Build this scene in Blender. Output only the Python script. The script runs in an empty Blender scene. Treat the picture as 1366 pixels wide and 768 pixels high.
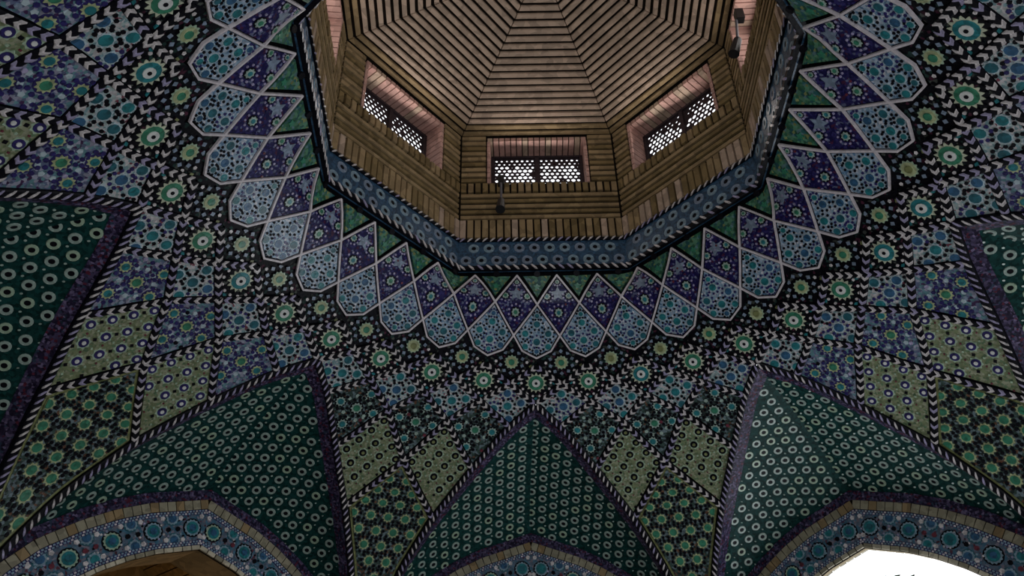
import bpy, math, random
import numpy as np
from mathutils import Matrix, Vector

random.seed(7)
rng = np.random.default_rng(7)
SC = bpy.context.scene
COL = SC.collection

# ------------------------------------------------------------------ frame
# plan units: 1 = inner radius of the lantern opening; S metres per unit; eye height 1.6 m
S, EYE = 2.5, 1.6
SHEAR, STRETCH = 0.0261842, 0.0324893        # the octagon of the hall is slightly out of true

def W(P):
    P = np.atleast_2d(np.asarray(P, float))
    return np.stack([S*(P[:, 0]+SHEAR*P[:, 1]), S*(1+STRETCH)*P[:, 1], S*P[:, 2]+EYE], 1)

# ------------------------------------------------------------------ camera
CAM_O = np.array([-0.33309314, -2.32755071, 0.0])
CAM_F = np.array([0.05393329, 0.82118792, 0.56810352])
CAM_R = np.array([0.99843519, -0.05276882, -0.01851033])
CAM_U = np.array([-0.01477769, -0.56821286, 0.82274891])
FPX = 1059.091
cd = bpy.data.cameras.new('camera'); cam = bpy.data.objects.new('camera', cd); COL.objects.link(cam)
cd.sensor_width = 36.0; cd.lens = FPX/1366*36.0; cd.clip_start = 0.05; cd.clip_end = 500
loc = CAM_O*S+np.array([0, 0, EYE])
cam.matrix_world = Matrix(((CAM_R[0], CAM_U[0], -CAM_F[0], loc[0]), (CAM_R[1], CAM_U[1], -CAM_F[1], loc[1]),
                           (CAM_R[2], CAM_U[2], -CAM_F[2], loc[2]), (0, 0, 0, 1)))
SC.camera = cam

def pix(P):                                   # only used to leave out what the photograph never shows
    d = (W(P)-loc); z = d@CAM_F
    z = np.where(z > .1, z, .1)
    return np.stack([683+FPX*(d@CAM_R)/z, 384-FPX*(d@CAM_U)/z], 1)

def seen(P, m=70):
    q = pix(P)
    return bool(np.any((q[:, 0] > -m) & (q[:, 0] < 1366+m) & (q[:, 1] > -m) & (q[:, 1] < 768+m)))

# ------------------------------------------------------------------ world and light
world = bpy.data.worlds.new('sky'); SC.world = world; world.use_nodes = True
bg = world.node_tree.nodes['Background']
bg.inputs['Color'].default_value = (0.93, 0.96, 1.0, 1); bg.inputs['Strength'].default_value = 1.5
SC.view_settings.view_transform = 'Standard'; SC.view_settings.look = 'None'
SC.view_settings.gamma = 1.0; SC.view_settings.use_curve_mapping = False
SC.view_settings.exposure = 0.25

def area(name, P, target, size, power, color=(1, 1, 1), sy=None):
    l = bpy.data.lights.new(name, 'AREA'); l.energy = power; l.color = color
    l.shape = 'RECTANGLE'; l.size = size*S; l.size_y = (sy or size)*S
    o = bpy.data.objects.new(name, l); COL.objects.link(o)
    a, b = Vector(W(P)[0]), Vector(W(target)[0])
    o.location = a; o.rotation_euler = (b-a).to_track_quat('-Z', 'Y').to_euler()
    return o

def azv(k):
    a = math.radians(11.25*k); return np.array([math.sin(a), math.cos(a), 0.0])
# daylight through the arched doorways of the hall
for k, pw in ((4, 70), (8, 46), (16, 105)):
    d = azv(k)
    area('doorway_daylight', d*2.75+np.array([0, 0, 0.1]), d*0.4+np.array([0, 0, 1.35]), 1.2, pw, (0.90, 0.95, 1.0), 1.3)

# daylight coming in at the latticed windows of the lantern
for k in range(-12, 20, 4):
    d = azv(k)
    area('lantern_daylight', d*1.10+np.array([0, 0, 3.31]), d*-.5+np.array([0, 0, 3.46]), .44, 3.6, (1.0, .93, .88), .20)

# ------------------------------------------------------------------ materials
MATS = {}
def ramp(nt, stops, interp='CONSTANT'):
    r = nt.nodes.new('ShaderNodeValToRGB'); r.color_ramp.interpolation = interp
    while len(r.color_ramp.elements) > 1: r.color_ramp.elements.remove(r.color_ramp.elements[0])
    for i, (p, c) in enumerate(stops):
        e = r.color_ramp.elements[0] if i == 0 else r.color_ramp.elements.new(p)
        e.position = p; e.color = (*c, 1)
    return r

def tile_mat(name, rgb, rough=0.3, var=0.35, scale=28.0, spec=0.5, bump=0.15, stops=None):
    """glazed or plain tesserae: each small cell a slightly different shade; stops gives several colours"""
    m = bpy.data.materials.new(name); m.use_nodes = True; nt = m.node_tree
    b = nt.nodes['Principled BSDF']; b.inputs['Roughness'].default_value = rough
    b.inputs['Specular IOR Level'].default_value = spec
    tc = nt.nodes.new('ShaderNodeTexCoord'); vo = nt.nodes.new('ShaderNodeTexVoronoi'); vo.inputs['Scale'].default_value = scale
    nt.links.new(tc.outputs['Object'], vo.inputs['Vector'])
    sep = nt.nodes.new('ShaderNodeSeparateColor'); nt.links.new(vo.outputs['Color'], sep.inputs[0])
    mr = nt.nodes.new('ShaderNodeMapRange'); mr.inputs['To Min'].default_value = 1-var; mr.inputs['To Max'].default_value = 1+var
    nt.links.new(sep.outputs[0], mr.inputs['Value'])
    mul = nt.nodes.new('ShaderNodeVectorMath'); mul.operation = 'SCALE'
    nt.links.new(mr.outputs['Result'], mul.inputs['Scale'])
    if stops:
        r = ramp(nt, stops); nt.links.new(sep.outputs[1], r.inputs['Fac']); nt.links.new(r.outputs['Color'], mul.inputs[0])
    else:
        mul.inputs[0].default_value = rgb
    nt.links.new(mul.outputs[0], b.inputs['Base Color'])
    bp = nt.nodes.new('ShaderNodeBump'); bp.inputs['Strength'].default_value = bump; bp.inputs['Distance'].default_value = 0.01
    nt.links.new(vo.outputs['Distance'], bp.inputs['Height']); nt.links.new(bp.outputs['Normal'], b.inputs['Normal'])
    MATS[name] = m; return m

tile_mat('cream', (.74, .69, .70), .2, .3)
tile_mat('lilac', (.42, .38, .58), .28, .3)
tile_mat('white', (.80, .82, .80), .25, .1)
tile_mat('strip', (.76, .70, .74), .3, .12)
tile_mat('black', (.005, .005, .009), .4, .3, spec=.12)
tile_mat('indigo', (.025, .020, .13), .28, .4)
tile_mat('teal', (.02, .20, .23), .28, .35)
tile_mat('deepteal', (.02, .13, .17), .28, .35)
tile_mat('green', (.04, .22, .13), .28, .35)
tile_mat('palegreen', (.42, .56, .42), .28, .2)
tile_mat('skyblue', (.26, .38, .47), .28, .3)
tile_mat('paleblue', (.50, .62, .68), .28, .2)
tile_mat('palenet', (.62, .66, .50), .28, .2)
tile_mat('blue', (.035, .12, .24), .28, .35)
tile_mat('greyblue', (.24, .31, .42), .28, .3)
tile_mat('olive', (.22, .24, .10), .3, .35)
tile_mat('yellowgreen', (.45, .50, .28), .3, .3)
tile_mat('maroon', (.16, .03, .05), .3, .4)
tile_mat('ringgrey', (.40, .52, .47), .28, .25)
tile_mat('shell', (.005, .005, .007), .6, .3, 20, .05)
tile_mat('panelgreen', (.008, .046, .044), .4, .5, 30, .08)
tile_mat('bandblue', (.030, .085, .16), .28, .5, 34)
tile_mat('foliage', (0, 0, 0), .35, .3, 30, .2, stops=[(0, (.04, .14, .08)), (.3, (.10, .24, .15)), (.6, (.03, .12, .13)), (.8, (.24, .27, .11)), (.9, (.12, .22, .24))])
tile_mat('petalfield', (0, 0, 0), .28, .25, 42, stops=[(0, (.28, .42, .56)), (.35, (.44, .52, .64)), (.7, (.12, .24, .40)), (.88, (.70, .70, .76))])
tile_mat('kitefield', (0, 0, 0), .35, .3, 38, .15, stops=[(0, (.014, .012, .08)), (.45, (.035, .03, .14)), (.78, (.15, .17, .29)), (.92, (.07, .02, .06))])
tile_mat('darkfield', (0, 0, 0), .4, .4, 32, .12, stops=[(0, (.005, .005, .009)), (.78, (.02, .05, .045)), (.88, (.08, .09, .08)), (.95, (.07, .02, .04))])
tile_mat('netfield', (0, 0, 0), .28, .25, 40, stops=[(0, (.40, .50, .50)), (.3, (.22, .36, .40)), (.55, (.60, .58, .60)), (.94, (.20, .05, .08))])
tile_mat('indigofield', (0, 0, 0), .28, .3, 36, stops=[(0, (.12, .15, .26)), (.3, (.12, .26, .30)), (.6, (.34, .35, .46)), (.9, (.05, .02, .08))])
tile_mat('olivefield', (0, 0, 0), .3, .25, 40, .35, stops=[(0, (.20, .24, .13)), (.5, (.33, .35, .24)), (.85, (.12, .20, .11))])
tile_mat('kingfield', (0, 0, 0), .3, .3, 36, .3, stops=[(0, (.05, .09, .08)), (.35, (.16, .22, .25)), (.65, (.02, .03, .03)), (.92, (.16, .08, .05))])
tile_mat('ribbon', (0, 0, 0), .35, .35, 40, .15, stops=[(0, (.02, .015, .04)), (.4, (.07, .055, .12)), (.7, (.15, .12, .22)), (.85, (.10, .02, .04)), (.94, (.03, .05, .09))])
tile_mat('archfield', (0, 0, 0), .28, .3, 34, stops=[(0, (.12, .17, .24)), (.4, (.06, .17, .26)), (.75, (.24, .22, .28)), (.93, (.10, .03, .05))])
tile_mat('ochre', (.34, .31, .22), .6, .25, 12, .3)
tile_mat('creambrick', (.60, .55, .42), .5, .25, 12, .3)
tile_mat('tanbrick', (.33, .235, .125), .75, .25, 9, .25, .3)
tile_mat('domebrick', (.50, .375, .285), .75, .22, 9, .25, .3)
tile_mat('pinkbrick', (.56, .34, .29), .75, .2, 9, .25, .3)
tile_mat('brownbrick', (.22, .155, .07), .75, .3, 9, .25, .3)
tile_mat('shaded_mortar', (.014, .010, .007), .9, .3, 9, .1, .2)  # mortar with the shade of the deep brick gaps put into its colour
tile_mat('stone', (.20, .19, .18), .6, .1, 1.2, .3, .02)
tile_mat('plaster', (.42, .34, .22), .85, .12, 3, .2, .05)
tile_mat('metal', (.012, .012, .014), .45, .1, 5)
tile_mat('greymetal', (.12, .12, .14), .5, .1, 5)
tile_mat('lattice', (.05, .035, .04), .8, .2, 8, .2)
tile_mat('leaf', (.03, .05, .02), .6, .3, 8)

# ------------------------------------------------------------------ object helpers
def props(o, label=None, cat=None, group=None, kind=None):
    if label: o['label'] = label
    if cat: o['category'] = cat
    if group: o['group'] = group
    if kind: o['kind'] = kind
    return o

def empty(name, P, **kw):
    o = bpy.data.objects.new(name, None); o.empty_display_size = .1; COL.objects.link(o)
    o.location = Vector(W(P)[0]); return props(o, **kw)

class Geo:
    def __init__(s): s.V = []; s.F = []; s.M = []; s.mats = []
    def mi(s, m):
        if m not in s.mats: s.mats.append(m)
        return s.mats.index(m)
    def add(s, V, F, m):                       # V in plan units
        n = sum(len(a) for a in s.V) if s.V else 0
        s.n = getattr(s, 'n', 0)
        base = s.n; V = W(V); s.V.append(V); s.n += len(V)
        k = s.mi(m)
        for f in F: s.F.append([base+i for i in f]); s.M.append(k)
    def empty(s): return not s.F

def build(name, g, parent=None, smooth=False, **kw):
    me = bpy.data.meshes.new(name)
    V = np.concatenate(g.V)
    off = np.array(parent_world(parent)) if parent else (V.min(0)+V.max(0))/2
    me.from_pydata((V-off).tolist(), [], g.F)
    for m in g.mats: me.materials.append(MATS[m])
    me.polygons.foreach_set('material_index', g.M)
    if smooth: me.polygons.foreach_set('use_smooth', [True]*len(g.F))
    o = bpy.data.objects.new(name, me); COL.objects.link(o)
    if parent: o.parent = parent
    else: o.location = off
    return props(o, **kw)

def parent_world(p):
    v = Vector((0, 0, 0))
    while p: v += p.location; p = p.parent
    return v

def shared(name, me, M, parent, **kw):        # a copy of one mesh, placed by a world matrix, child of parent
    o = bpy.data.objects.new(name, me); COL.objects.link(o); o.parent = parent
    o.matrix_basis = Matrix.Translation(-parent_world(parent)) @ M
    return props(o, **kw)

def mesh_of(name, V, F, mats, M, smooth=False):
    me = bpy.data.meshes.new(name); me.from_pydata([tuple(v) for v in V], [], F)
    for m in mats: me.materials.append(MATS[m])
    me.polygons.foreach_set('material_index', M)
    if smooth: me.polygons.foreach_set('use_smooth', [True]*len(F))
    return me

def frame_matrix(P, ex, ey):                   # plan point and plan tangent vectors -> world matrix
    w = W(np.array([P, P+ex*1e-3, P+ey*1e-3]))
    x = Vector(w[1]-w[0]).normalized(); y = Vector(w[2]-w[0]); z = x.cross(y).normalized(); y = z.cross(x)
    return Matrix(((x[0], y[0], z[0], w[0][0]), (x[1], y[1], z[1], w[0][1]), (x[2], y[2], z[2], w[0][2]), (0, 0, 0, 1)))

# ------------------------------------------------------------------ the vault surface
RT = np.array([1.15, 1.275, 1.372, 1.452, 1.559, 1.69, 1.898, 2.1, 2.3, 2.45, 2.55, 2.62])
ZT = np.array([2.327, 2.205, 2.108, 2.035, 1.955, 1.86, 1.69, 1.50, 1.25, .98, .66, .30])
_rr = np.linspace(1.15, 2.62, 400); _zz = np.interp(_rr, RT, ZT)
_ker = np.hanning(41); _ker /= _ker.sum()
_zp = np.concatenate([_zz[0]+(_zz[1]-_zz[0])*np.arange(-20, 0), _zz, _zz[-1]+(_zz[-1]-_zz[-2])*np.arange(1, 21)])
_zs = np.convolve(_zp, _ker, 'valid')
def zprof(r): return np.interp(r, _rr, _zs)
ZRING, ZBAND = 2.487, 2.706
RING = np.array([(-.422, 1.091), (-1.014, .423), (-.984, -.427), (-.41, -1.0), (.41, -1.0), (.935, -.447), (1.019, .394), (.489, 1.041)])
RC = np.array([0., 0.])
def ring_radius(a):                            # distance of the ring polygon along azimuth a
    a = np.atleast_1d(a); out = np.full(a.shape, 9.0); dx, dy = np.sin(a), np.cos(a)
    for i in range(8):
        p, q = RING[i], RING[(i+1) % 8]; e = q-p
        den = dx*(-e[1])+dy*e[0]
        with np.errstate(divide='ignore', invalid='ignore'):
            t = (p[0]*(-e[1])+p[1]*e[0])/den
            s = ((t*dx-p[0])*e[0]+(t*dy-p[1])*e[1])/(e@e)
        ok = (t > 0) & (s > -1e-6) & (s < 1+1e-6); out = np.where(ok & (t < out), t, out)
    return out

def surf(k, r):
    k, r = np.broadcast_arrays(np.asarray(k, float), np.asarray(r, float)); k = k.ravel(); r = r.ravel()
    a = np.radians(11.25)*k; z = zprof(np.maximum(r, 1.15)); rad = np.maximum(r, 1.15)
    m = r < 1.15
    if m.any():
        t = (r[m]-1.0)/.15; rr = ring_radius(a[m])
        rad = rad.copy(); z = z.copy()
        rad[m] = rr*(1-t)+1.15*t; z[m] = (ZRING-.008)*(1-t)+zprof(np.array([1.15]))[0]*t
    return np.stack([rad*np.sin(a), rad*np.cos(a), z], 1)

A1 = math.radians(11.25)
def surf_frame(k, r):
    P = surf(k, r); e = 1e-3
    ex = surf(np.asarray(k)+e, r)-P; ey = surf(k, np.asarray(r)-e)-P
    ex /= np.linalg.norm(ex, axis=1)[:, None]; n = np.cross(ex, ey); n /= np.linalg.norm(n, axis=1)[:, None]
    return P, ex, np.cross(n, ex), n

class Cell:                                    # local metric frame on the vault: x along the ring, y towards the lantern
    def __init__(s, kc, rc):
        s.kc, s.rc = kc, rc
        d = surf([kc, kc], [rc-.03, rc+.03]); d = d[1]-d[0]; s.cs = .06/np.linalg.norm(d)
    def kr(s, p):
        p = np.atleast_2d(p); r = s.rc-p[:, 1]*s.cs; return s.kc+p[:, 0]/(A1*np.maximum(r, .9)), r
    def map(s, p, h):
        k, r = s.kr(p); P, ex, ey, n = surf_frame(k, r); return P+n*h
    def loc(s, k, r): return np.array([(k-s.kc)*A1*r, (s.rc-r)/s.cs])
    def frame(s, p):
        k, r = s.kr(p); P, ex, ey, n = surf_frame(k, r); return P[0], ex[0], ey[0], n[0]
    def centre(s): return surf([s.kc], [s.rc])[0]

class Flat:                                    # a plane: origin, x, y and normal towards the hall
    def __init__(s, O, x, y): s.O, s.x, s.y = map(np.asarray, (O, x, y)); s.n = np.cross(s.x, s.y)
    def map(s, p, h): p = np.atleast_2d(p); return s.O+p[:, :1]*s.x+p[:, 1:2]*s.y+s.n*h
    def frame(s, p): return s.map(p, 0)[0], s.x, s.y, s.n

# ------------------------------------------------------------------ polygons
def ccw(p):
    p = np.asarray(p, float); x, y = p[:, 0], p[:, 1]
    return p if np.sum(x*np.roll(y, -1)-y*np.roll(x, -1)) > 0 else p[::-1]
def clip(poly, by):
    by = ccw(by); out = [tuple(q) for q in poly]
    for i in range(len(by)):
        a, b = by[i], by[(i+1) % len(by)]; inp, out = out, []
        if not inp: return []
        side = lambda q: (b[0]-a[0])*(q[1]-a[1])-(b[1]-a[1])*(q[0]-a[0])
        for j in range(len(inp)):
            p, q = inp[j-1], inp[j]; sp, sq = side(p), side(q)
            if (sp >= 0) != (sq >= 0):
                t = sp/(sp-sq); out.append((p[0]+(q[0]-p[0])*t, p[1]+(q[1]-p[1])*t))
            if sq >= 0: out.append(tuple(q))
    return out
def inset(poly, d):
    poly = ccw(poly); n = len(poly); out = []
    for i in range(n):
        a, b, c = poly[i-1], poly[i], poly[(i+1) % n]
        u = (b-a)/np.linalg.norm(b-a); v = (c-b)/np.linalg.norm(c-b)
        n1 = np.array([-u[1], u[0]]); n2 = np.array([-v[1], v[0]])
        m = n1+n2; m /= max(.35, 1+n1@n2); out.append(b+m*d)
    return np.array(out)
def inside(poly, p, d=0.0):
    poly = ccw(poly)
    for i in range(len(poly)):
        a, b = poly[i], poly[(i+1) % len(poly)]; e = b-a
        if (e[0]*(p[1]-a[1])-e[1]*(p[0]-a[0]))/np.linalg.norm(e) < d: return False
    return True
def star(n, R, r, c=(0, 0), rot=0.0):
    a = rot+np.arange(2*n)*math.pi/n; q = np.where(np.arange(2*n) % 2 == 0, R, r)
    return np.stack([c[0]+q*np.sin(a), c[1]+q*np.cos(a)], 1)[::-1]
def ngon(n, R, c=(0, 0), rot=0.0, ax=1.0):
    a = rot+np.arange(n)*2*math.pi/n
    return np.stack([c[0]+R*np.sin(a), c[1]+ax*R*np.cos(a)], 1)[::-1]

def prism(g, fr, poly, h0, h1, m, by=None, side=True):
    if by is not None: poly = clip(poly, by)
    if len(poly) < 3: return
    poly = np.asarray(poly); n = len(poly)
    if not side:
        g.add(fr.map(poly, h1), [list(range(n))], m); return
    V = np.concatenate([fr.map(poly, h1), fr.map(poly, h0)])
    g.add(V, [list(range(n))]+[[i, n+i, n+(i+1) % n, (i+1) % n] for i in range(n)], m)

def annulus(g, fr, c, R, r, h0, h1, m, n=14):
    o = ngon(n, R, c); i = ngon(n, r, c)
    V = np.concatenate([fr.map(o, h1), fr.map(i, h1), fr.map(o, h0), fr.map(i, h0)])
    F = []
    for a in range(n):
        b = (a+1) % n
        F += [[a, b, n+b, n+a], [a, 2*n+a, 2*n+b, b], [n+b, 3*n+b, 3*n+a, n+a]]
    g.add(V, F, m)

def field(g, fr, poly, h, m, step=.05, skirt=.03):
    poly = ccw(poly); lo, hi = poly.min(0), poly.max(0)
    nx = max(1, int(math.ceil((hi[0]-lo[0])/step))); ny = max(1, int(math.ceil((hi[1]-lo[1])/step)))
    for i in range(nx):
        for j in range(ny):
            x0, x1 = lo[0]+(hi[0]-lo[0])*i/nx, lo[0]+(hi[0]-lo[0])*(i+1)/nx
            y0, y1 = lo[1]+(hi[1]-lo[1])*j/ny, lo[1]+(hi[1]-lo[1])*(j+1)/ny
            q = clip([(x0, y0), (x1, y0), (x1, y1), (x0, y1)], poly)
            if len(q) > 2: g.add(fr.map(np.array(q), h), [list(range(len(q)))], m)
    n = len(poly)
    for i in range(n):
        t = np.linspace(0, 1, 5)[:, None]; e = poly[i]*(1-t)+poly[(i+1) % n]*t
        V = np.concatenate([fr.map(e, h), fr.map(e, h-skirt)])
        g.add(V, [[j, 5+j, 6+j, j+1] for j in range(4)], m)

# ------------------------------------------------------------------ rosettes and chips
def rosette(parent, fr, c, spec, by=None, name='rosette', rot=0.0):
    """spec: list of (kind, n, R, r, height, material)"""
    g = Geo()
    for kind, n, R, r, h, m in spec:
        if kind == 'star': prism(g, fr, star(n, R, r, c, rot), 0, h, m, by)
        elif kind == 'disc': prism(g, fr, ngon(n, R, c, rot), 0, h, m, by)
        elif kind == 'ring':
            if by is None or inside(by, c, R): annulus(g, fr, c, R, r, 0, h, m, n)
    if not g.empty(): return build(name, g, parent)

def chips(g, fr, c, n, R, size, m, poly, avoid=(), rot=0.0, h=.004, sides=6, used=None, ax=1.0):
    for i in range(n):
        a = rot+2*math.pi*i/n; p = (c[0]+R*math.sin(a), c[1]+R*math.cos(a))
        if any(math.hypot(p[0]-q[0], p[1]-q[1]) < q[2] for q in avoid): continue
        if used is not None:
            if any(math.hypot(p[0]-q[0], p[1]-q[1]) < size*1.7 for q in used): continue
            used.append(p)
        if not inside(poly, p, -size*.6): continue
        prism(g, fr, ngon(sides, size, p, a, ax), 0, h, m, poly)

ORD = ['', 'first', 'second', 'third', 'fourth', 'fifth', 'sixth', 'seventh', 'eighth', 'ninth', 'tenth', 'eleventh', 'twelfth', 'thirteenth']
def where(k, row0='the middle one'):
    if k == 0: return 'right above the central arch'
    i = int(abs(k)+.5)
    side = 'clockwise' if k < 0 else 'anticlockwise'
    return f'{ORD[i]} {side} from the centre'

Q1, Q3, Q4, RV, RTIP = 1.008, 1.150, 1.272, 1.330, 1.358
N = {1: 1.392, 2: 1.470, 3: 1.560, 4: 1.675, 5: 1.885, 6: 2.115, 7: 2.40}

def strips(parent, fr, pts, w=.0044, h=.006, closed=False, name='border_strip', m='strip'):
    pts = np.asarray(pts); n = len(pts); g = Geo()
    segs = range(n if closed else n-1)
    for i in segs:
        a, b = pts[i], pts[(i+1) % n]; u = (b-a)/np.linalg.norm(b-a); nn = np.array([-u[1], u[0]])*w
        a2, b2 = a-u*w*.5, b+u*w*.5
        for j in range(3):
            p, q = a2+(b2-a2)*j/3, a2+(b2-a2)*(j+1)/3
            prism(g, fr, np.array([p-nn, q-nn, q+nn, p+nn]), -.004, h, m)
    return build(name, g, parent)

# ================================================================== STRUCTURE
# vault shell (dark ground the tile panels are set in); behind the tile work and between the spandrels
EO = np.array([0, .5, 1.0, 1.42, 1.70, 1.88, 1.96, 2.0]); ER = np.array([1.565, 1.68, 1.90, 2.12, 2.31, 2.45, 2.55, 2.62])
_t = np.linspace(0, 7, 141); _h = np.hanning(41); _h /= _h.sum()
def _soft(v):                                  # rounds the corners of the edge line, ends kept
    d = np.interp(_t, np.arange(8), v); e = np.concatenate([2*d[0]-d[20:0:-1], d, 2*d[-1]-d[-2:-22:-1]]); return np.convolve(e, _h, 'valid')
EO, ER = _soft(EO), _soft(ER)
def edge_off(r): return np.interp(r, ER, EO)
shell_root = empty('vault_ceiling', (0, 0, 2.2), kind='structure', label='dark ground of the tiled vault around the lantern opening')
for K in range(-16, 16, 4):
    g = Geo(); ks = np.linspace(0, 1, 25); rs = np.concatenate([np.linspace(1.0, 1.56, 15), np.linspace(1.6, 2.62, 26)])
    V = []
    for r in rs:
        w = 0 if r < 1.565 else float(edge_off(r))
        kk = K+w+(4-2*w)*ks; P, ex, ey, n = surf_frame(kk, np.full(kk.shape, r)); V.append(P-n*.022)
    m = len(ks)
    F = [[i*m+j, (i+1)*m+j, (i+1)*m+j+1, i*m+j+1] for i in range(len(rs)-1) for j in range(m-1)]
    g.add(np.concatenate(V), F, 'shell'); build('vault_segment', g, shell_root)

# walls: eight planes with an arched opening each
WALL = 2.42
OUT = np.array([(0, 1.52), (.16, 1.468), (.31, 1.42), (.46, 1.35), (.60, 1.265), (.77, 1.135), (.90, .98), (.965, .80), (.985, .60), (.985, -.64)])
def resample(p, n):
    d = np.concatenate([[0], np.cumsum(np.linalg.norm(np.diff(p, axis=0), axis=1))]); t = np.linspace(0, d[-1], n)
    return np.stack([np.interp(t, d, p[:, 0]), np.interp(t, d, p[:, 1])], 1)
def offset(p, d):                              # half curve offset towards the opening, mitred at the crown
    t = np.gradient(p, axis=0); t /= np.linalg.norm(t, axis=1)[:, None]
    q = p+np.stack([t[:, 1], -t[:, 0]], 1)*d
    q0 = q[0]-t[0]*3*d; q = np.concatenate([[q0], q])
    i = np.where(q[:, 0] > 0)[0][0]
    a, b = q[i-1], q[i]; s = -a[0]/(b[0]-a[0])
    return resample(np.concatenate([[a+(b-a)*s], q[i:]]), len(p))
OUTF = resample(OUT, 90)
def wall_frame(K):
    n = azv(K); t = np.array([n[1], -n[0], 0.0])   # +t to the right as seen from inside
    return Flat(n*WALL, t, np.array([0, 0, 1.0]))

BANDS = [0.0, .050, .099, .122, .247, .271, .295]   # widths from the outer curve inwards
SIDE = {0: 'front', 4: 'front_right', 8: 'right', 12: 'back_right', 16: 'back', -12: 'back_left', -8: 'left', -4: 'front_left'}
OFFS = [OUTF if b == 0 else offset(OUTF, b) for b in BANDS]
def band(g, fr, a, b, h0, h1, m, mirror):
    s = -1 if mirror else 1
    A_, B_ = a*[s, 1], b*[s, 1]; n = len(a)
    V = np.concatenate([fr.map(A_, h1), fr.map(B_, h1), fr.map(A_, h0), fr.map(B_, h0)])
    F = [[i, i+1, n+i+1, n+i] for i in range(n-1)]+[[2*n+i, 2*n+i+1, i+1, i] for i in range(n-1)]+[[n+i, n+i+1, 3*n+i+1, 3*n+i] for i in range(n-1)]
    g.add(V, F, m)

walls = {}
for K, nm in SIDE.items():
    fr = wall_frame(K); g = Geo(); inner = OFFS[-1]
    for mir in (False, True):
        s = -1 if mir else 1
        # slab from the opening out to the corner, and the deep reveal
        o2 = np.stack([np.maximum(OUTF[:, 0], 0)*1.0, OUTF[:, 1]], 1)
        band(g, fr, o2, inner, -.30 if K == -4 else -.035, -.012, 'brownbrick' if K == -4 else 'plaster', mir)
        c = np.array([(.98, .7), (1.06, .7), (1.06, -.64), (.98, -.64)])*[s, 1]
        prism(g, fr, ccw(c), -.1, -.011, 'plaster')
    if K in (0, -8, -12, 12):                     # unseen infill, added to block daylight through these arches
        q = np.concatenate([inner[::-1], (inner*[-1, 1])[1:]]); prism(g, fr, ccw(q), -.09, -.05, 'tanbrick')
    walls[K] = build('wall_'+nm, g, kind='structure', label=f'wall with a tall pointed arch opening, {nm.replace("_", " ")} side of the hall')

g = Geo(); fl = ngon(8, 2.75, rot=A1*2)
g.add(np.concatenate([np.c_[ngon(8, 40), np.full(8, -.64)]]), [list(range(8))], 'stone')
build('floor', g, kind='structure')
# vestibule behind the front left arch, brick vaulted
n4 = azv(-4); fr = Flat(n4*(WALL+.30), np.array([n4[1], -n4[0], 0]), np.array([0, 0, 1.0]))
vest = empty('wall_vestibule', n4*(WALL+1.2), kind='structure', label='brown brick vaulted porch seen through the front left arch')
vc = resample(np.array([(0, 1.75), (.4, 1.62), (.75, 1.35), (.98, .9), (1.0, .5), (1.0, -.64)]), 40)
for s in (-1, 1):
    for i in range(39):
        g = Geo(); a, b = vc[i]*[s, 1], (vc[i]*.12+vc[i+1]*.88)*[s, 1]
        e = (b-a)/np.linalg.norm(b-a); nn = np.array([-e[1], e[0]])*(-s)*.03
        V = np.concatenate([fr.map(np.array([a, b]), 0.0), fr.map(np.array([a, b]), -1.5), fr.map(np.array([a-nn, b-nn]), 0), fr.map(np.array([a-nn, b-nn]), -1.5)])
        g.add(V, [[0, 1, 3, 2], [0, 4, 6, 2], [1, 5, 7, 3], [4, 5, 7, 6], [0, 1, 5, 4]], 'brownbrick'); build('brick_course', g, vest)
g = Geo()
V = np.concatenate([fr.map(vc*1.03, .0), fr.map(vc*1.03, -1.5), fr.map(vc*1.03*[-1, 1], .0), fr.map(vc*1.03*[-1, 1], -1.5)]); n = 40
F = [[i, i+1, n+i+1, n+i] for i in range(n-1)]+[[2*n+i, 2*n+i+1, 3*n+i+1, 3*n+i] for i in range(n-1)]
g.add(V, F, 'shaded_mortar')
g.add(fr.map(np.concatenate([vc*1.03, (vc*1.03*[-1, 1])[::-1]]), -1.5), [list(range(80))], 'brownbrick')
a = np.concatenate([vc*1.03, (vc*1.03*[-1, 1])[::-1]]); b = np.concatenate([OUTF*1.0, (OUTF*[-1, 1])[::-1]])
a2 = resample(vc*1.03, 90)
for s in (1, -1):
    g.add(np.concatenate([fr.map(a2*[s, 1], 0), fr.map(OFFS[-1]*[s, 1], 0)]), [[i, i+1, 91+i, 90+i] for i in range(89)], 'brownbrick')
build('vault_backing', g, vest)
pl = bpy.data.lights.new('porch_fill', 'POINT'); pl.energy = 22; pl.color = (1.0, .62, .30); pl.shadow_soft_size = .15  # added warm fill for the porch; no lamp is known there
po = bpy.data.objects.new('porch_fill', pl); COL.objects.link(po); po.location = Vector(W(n4*(WALL+1.0)+np.array([.35, .3, .75]))[0])

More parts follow.
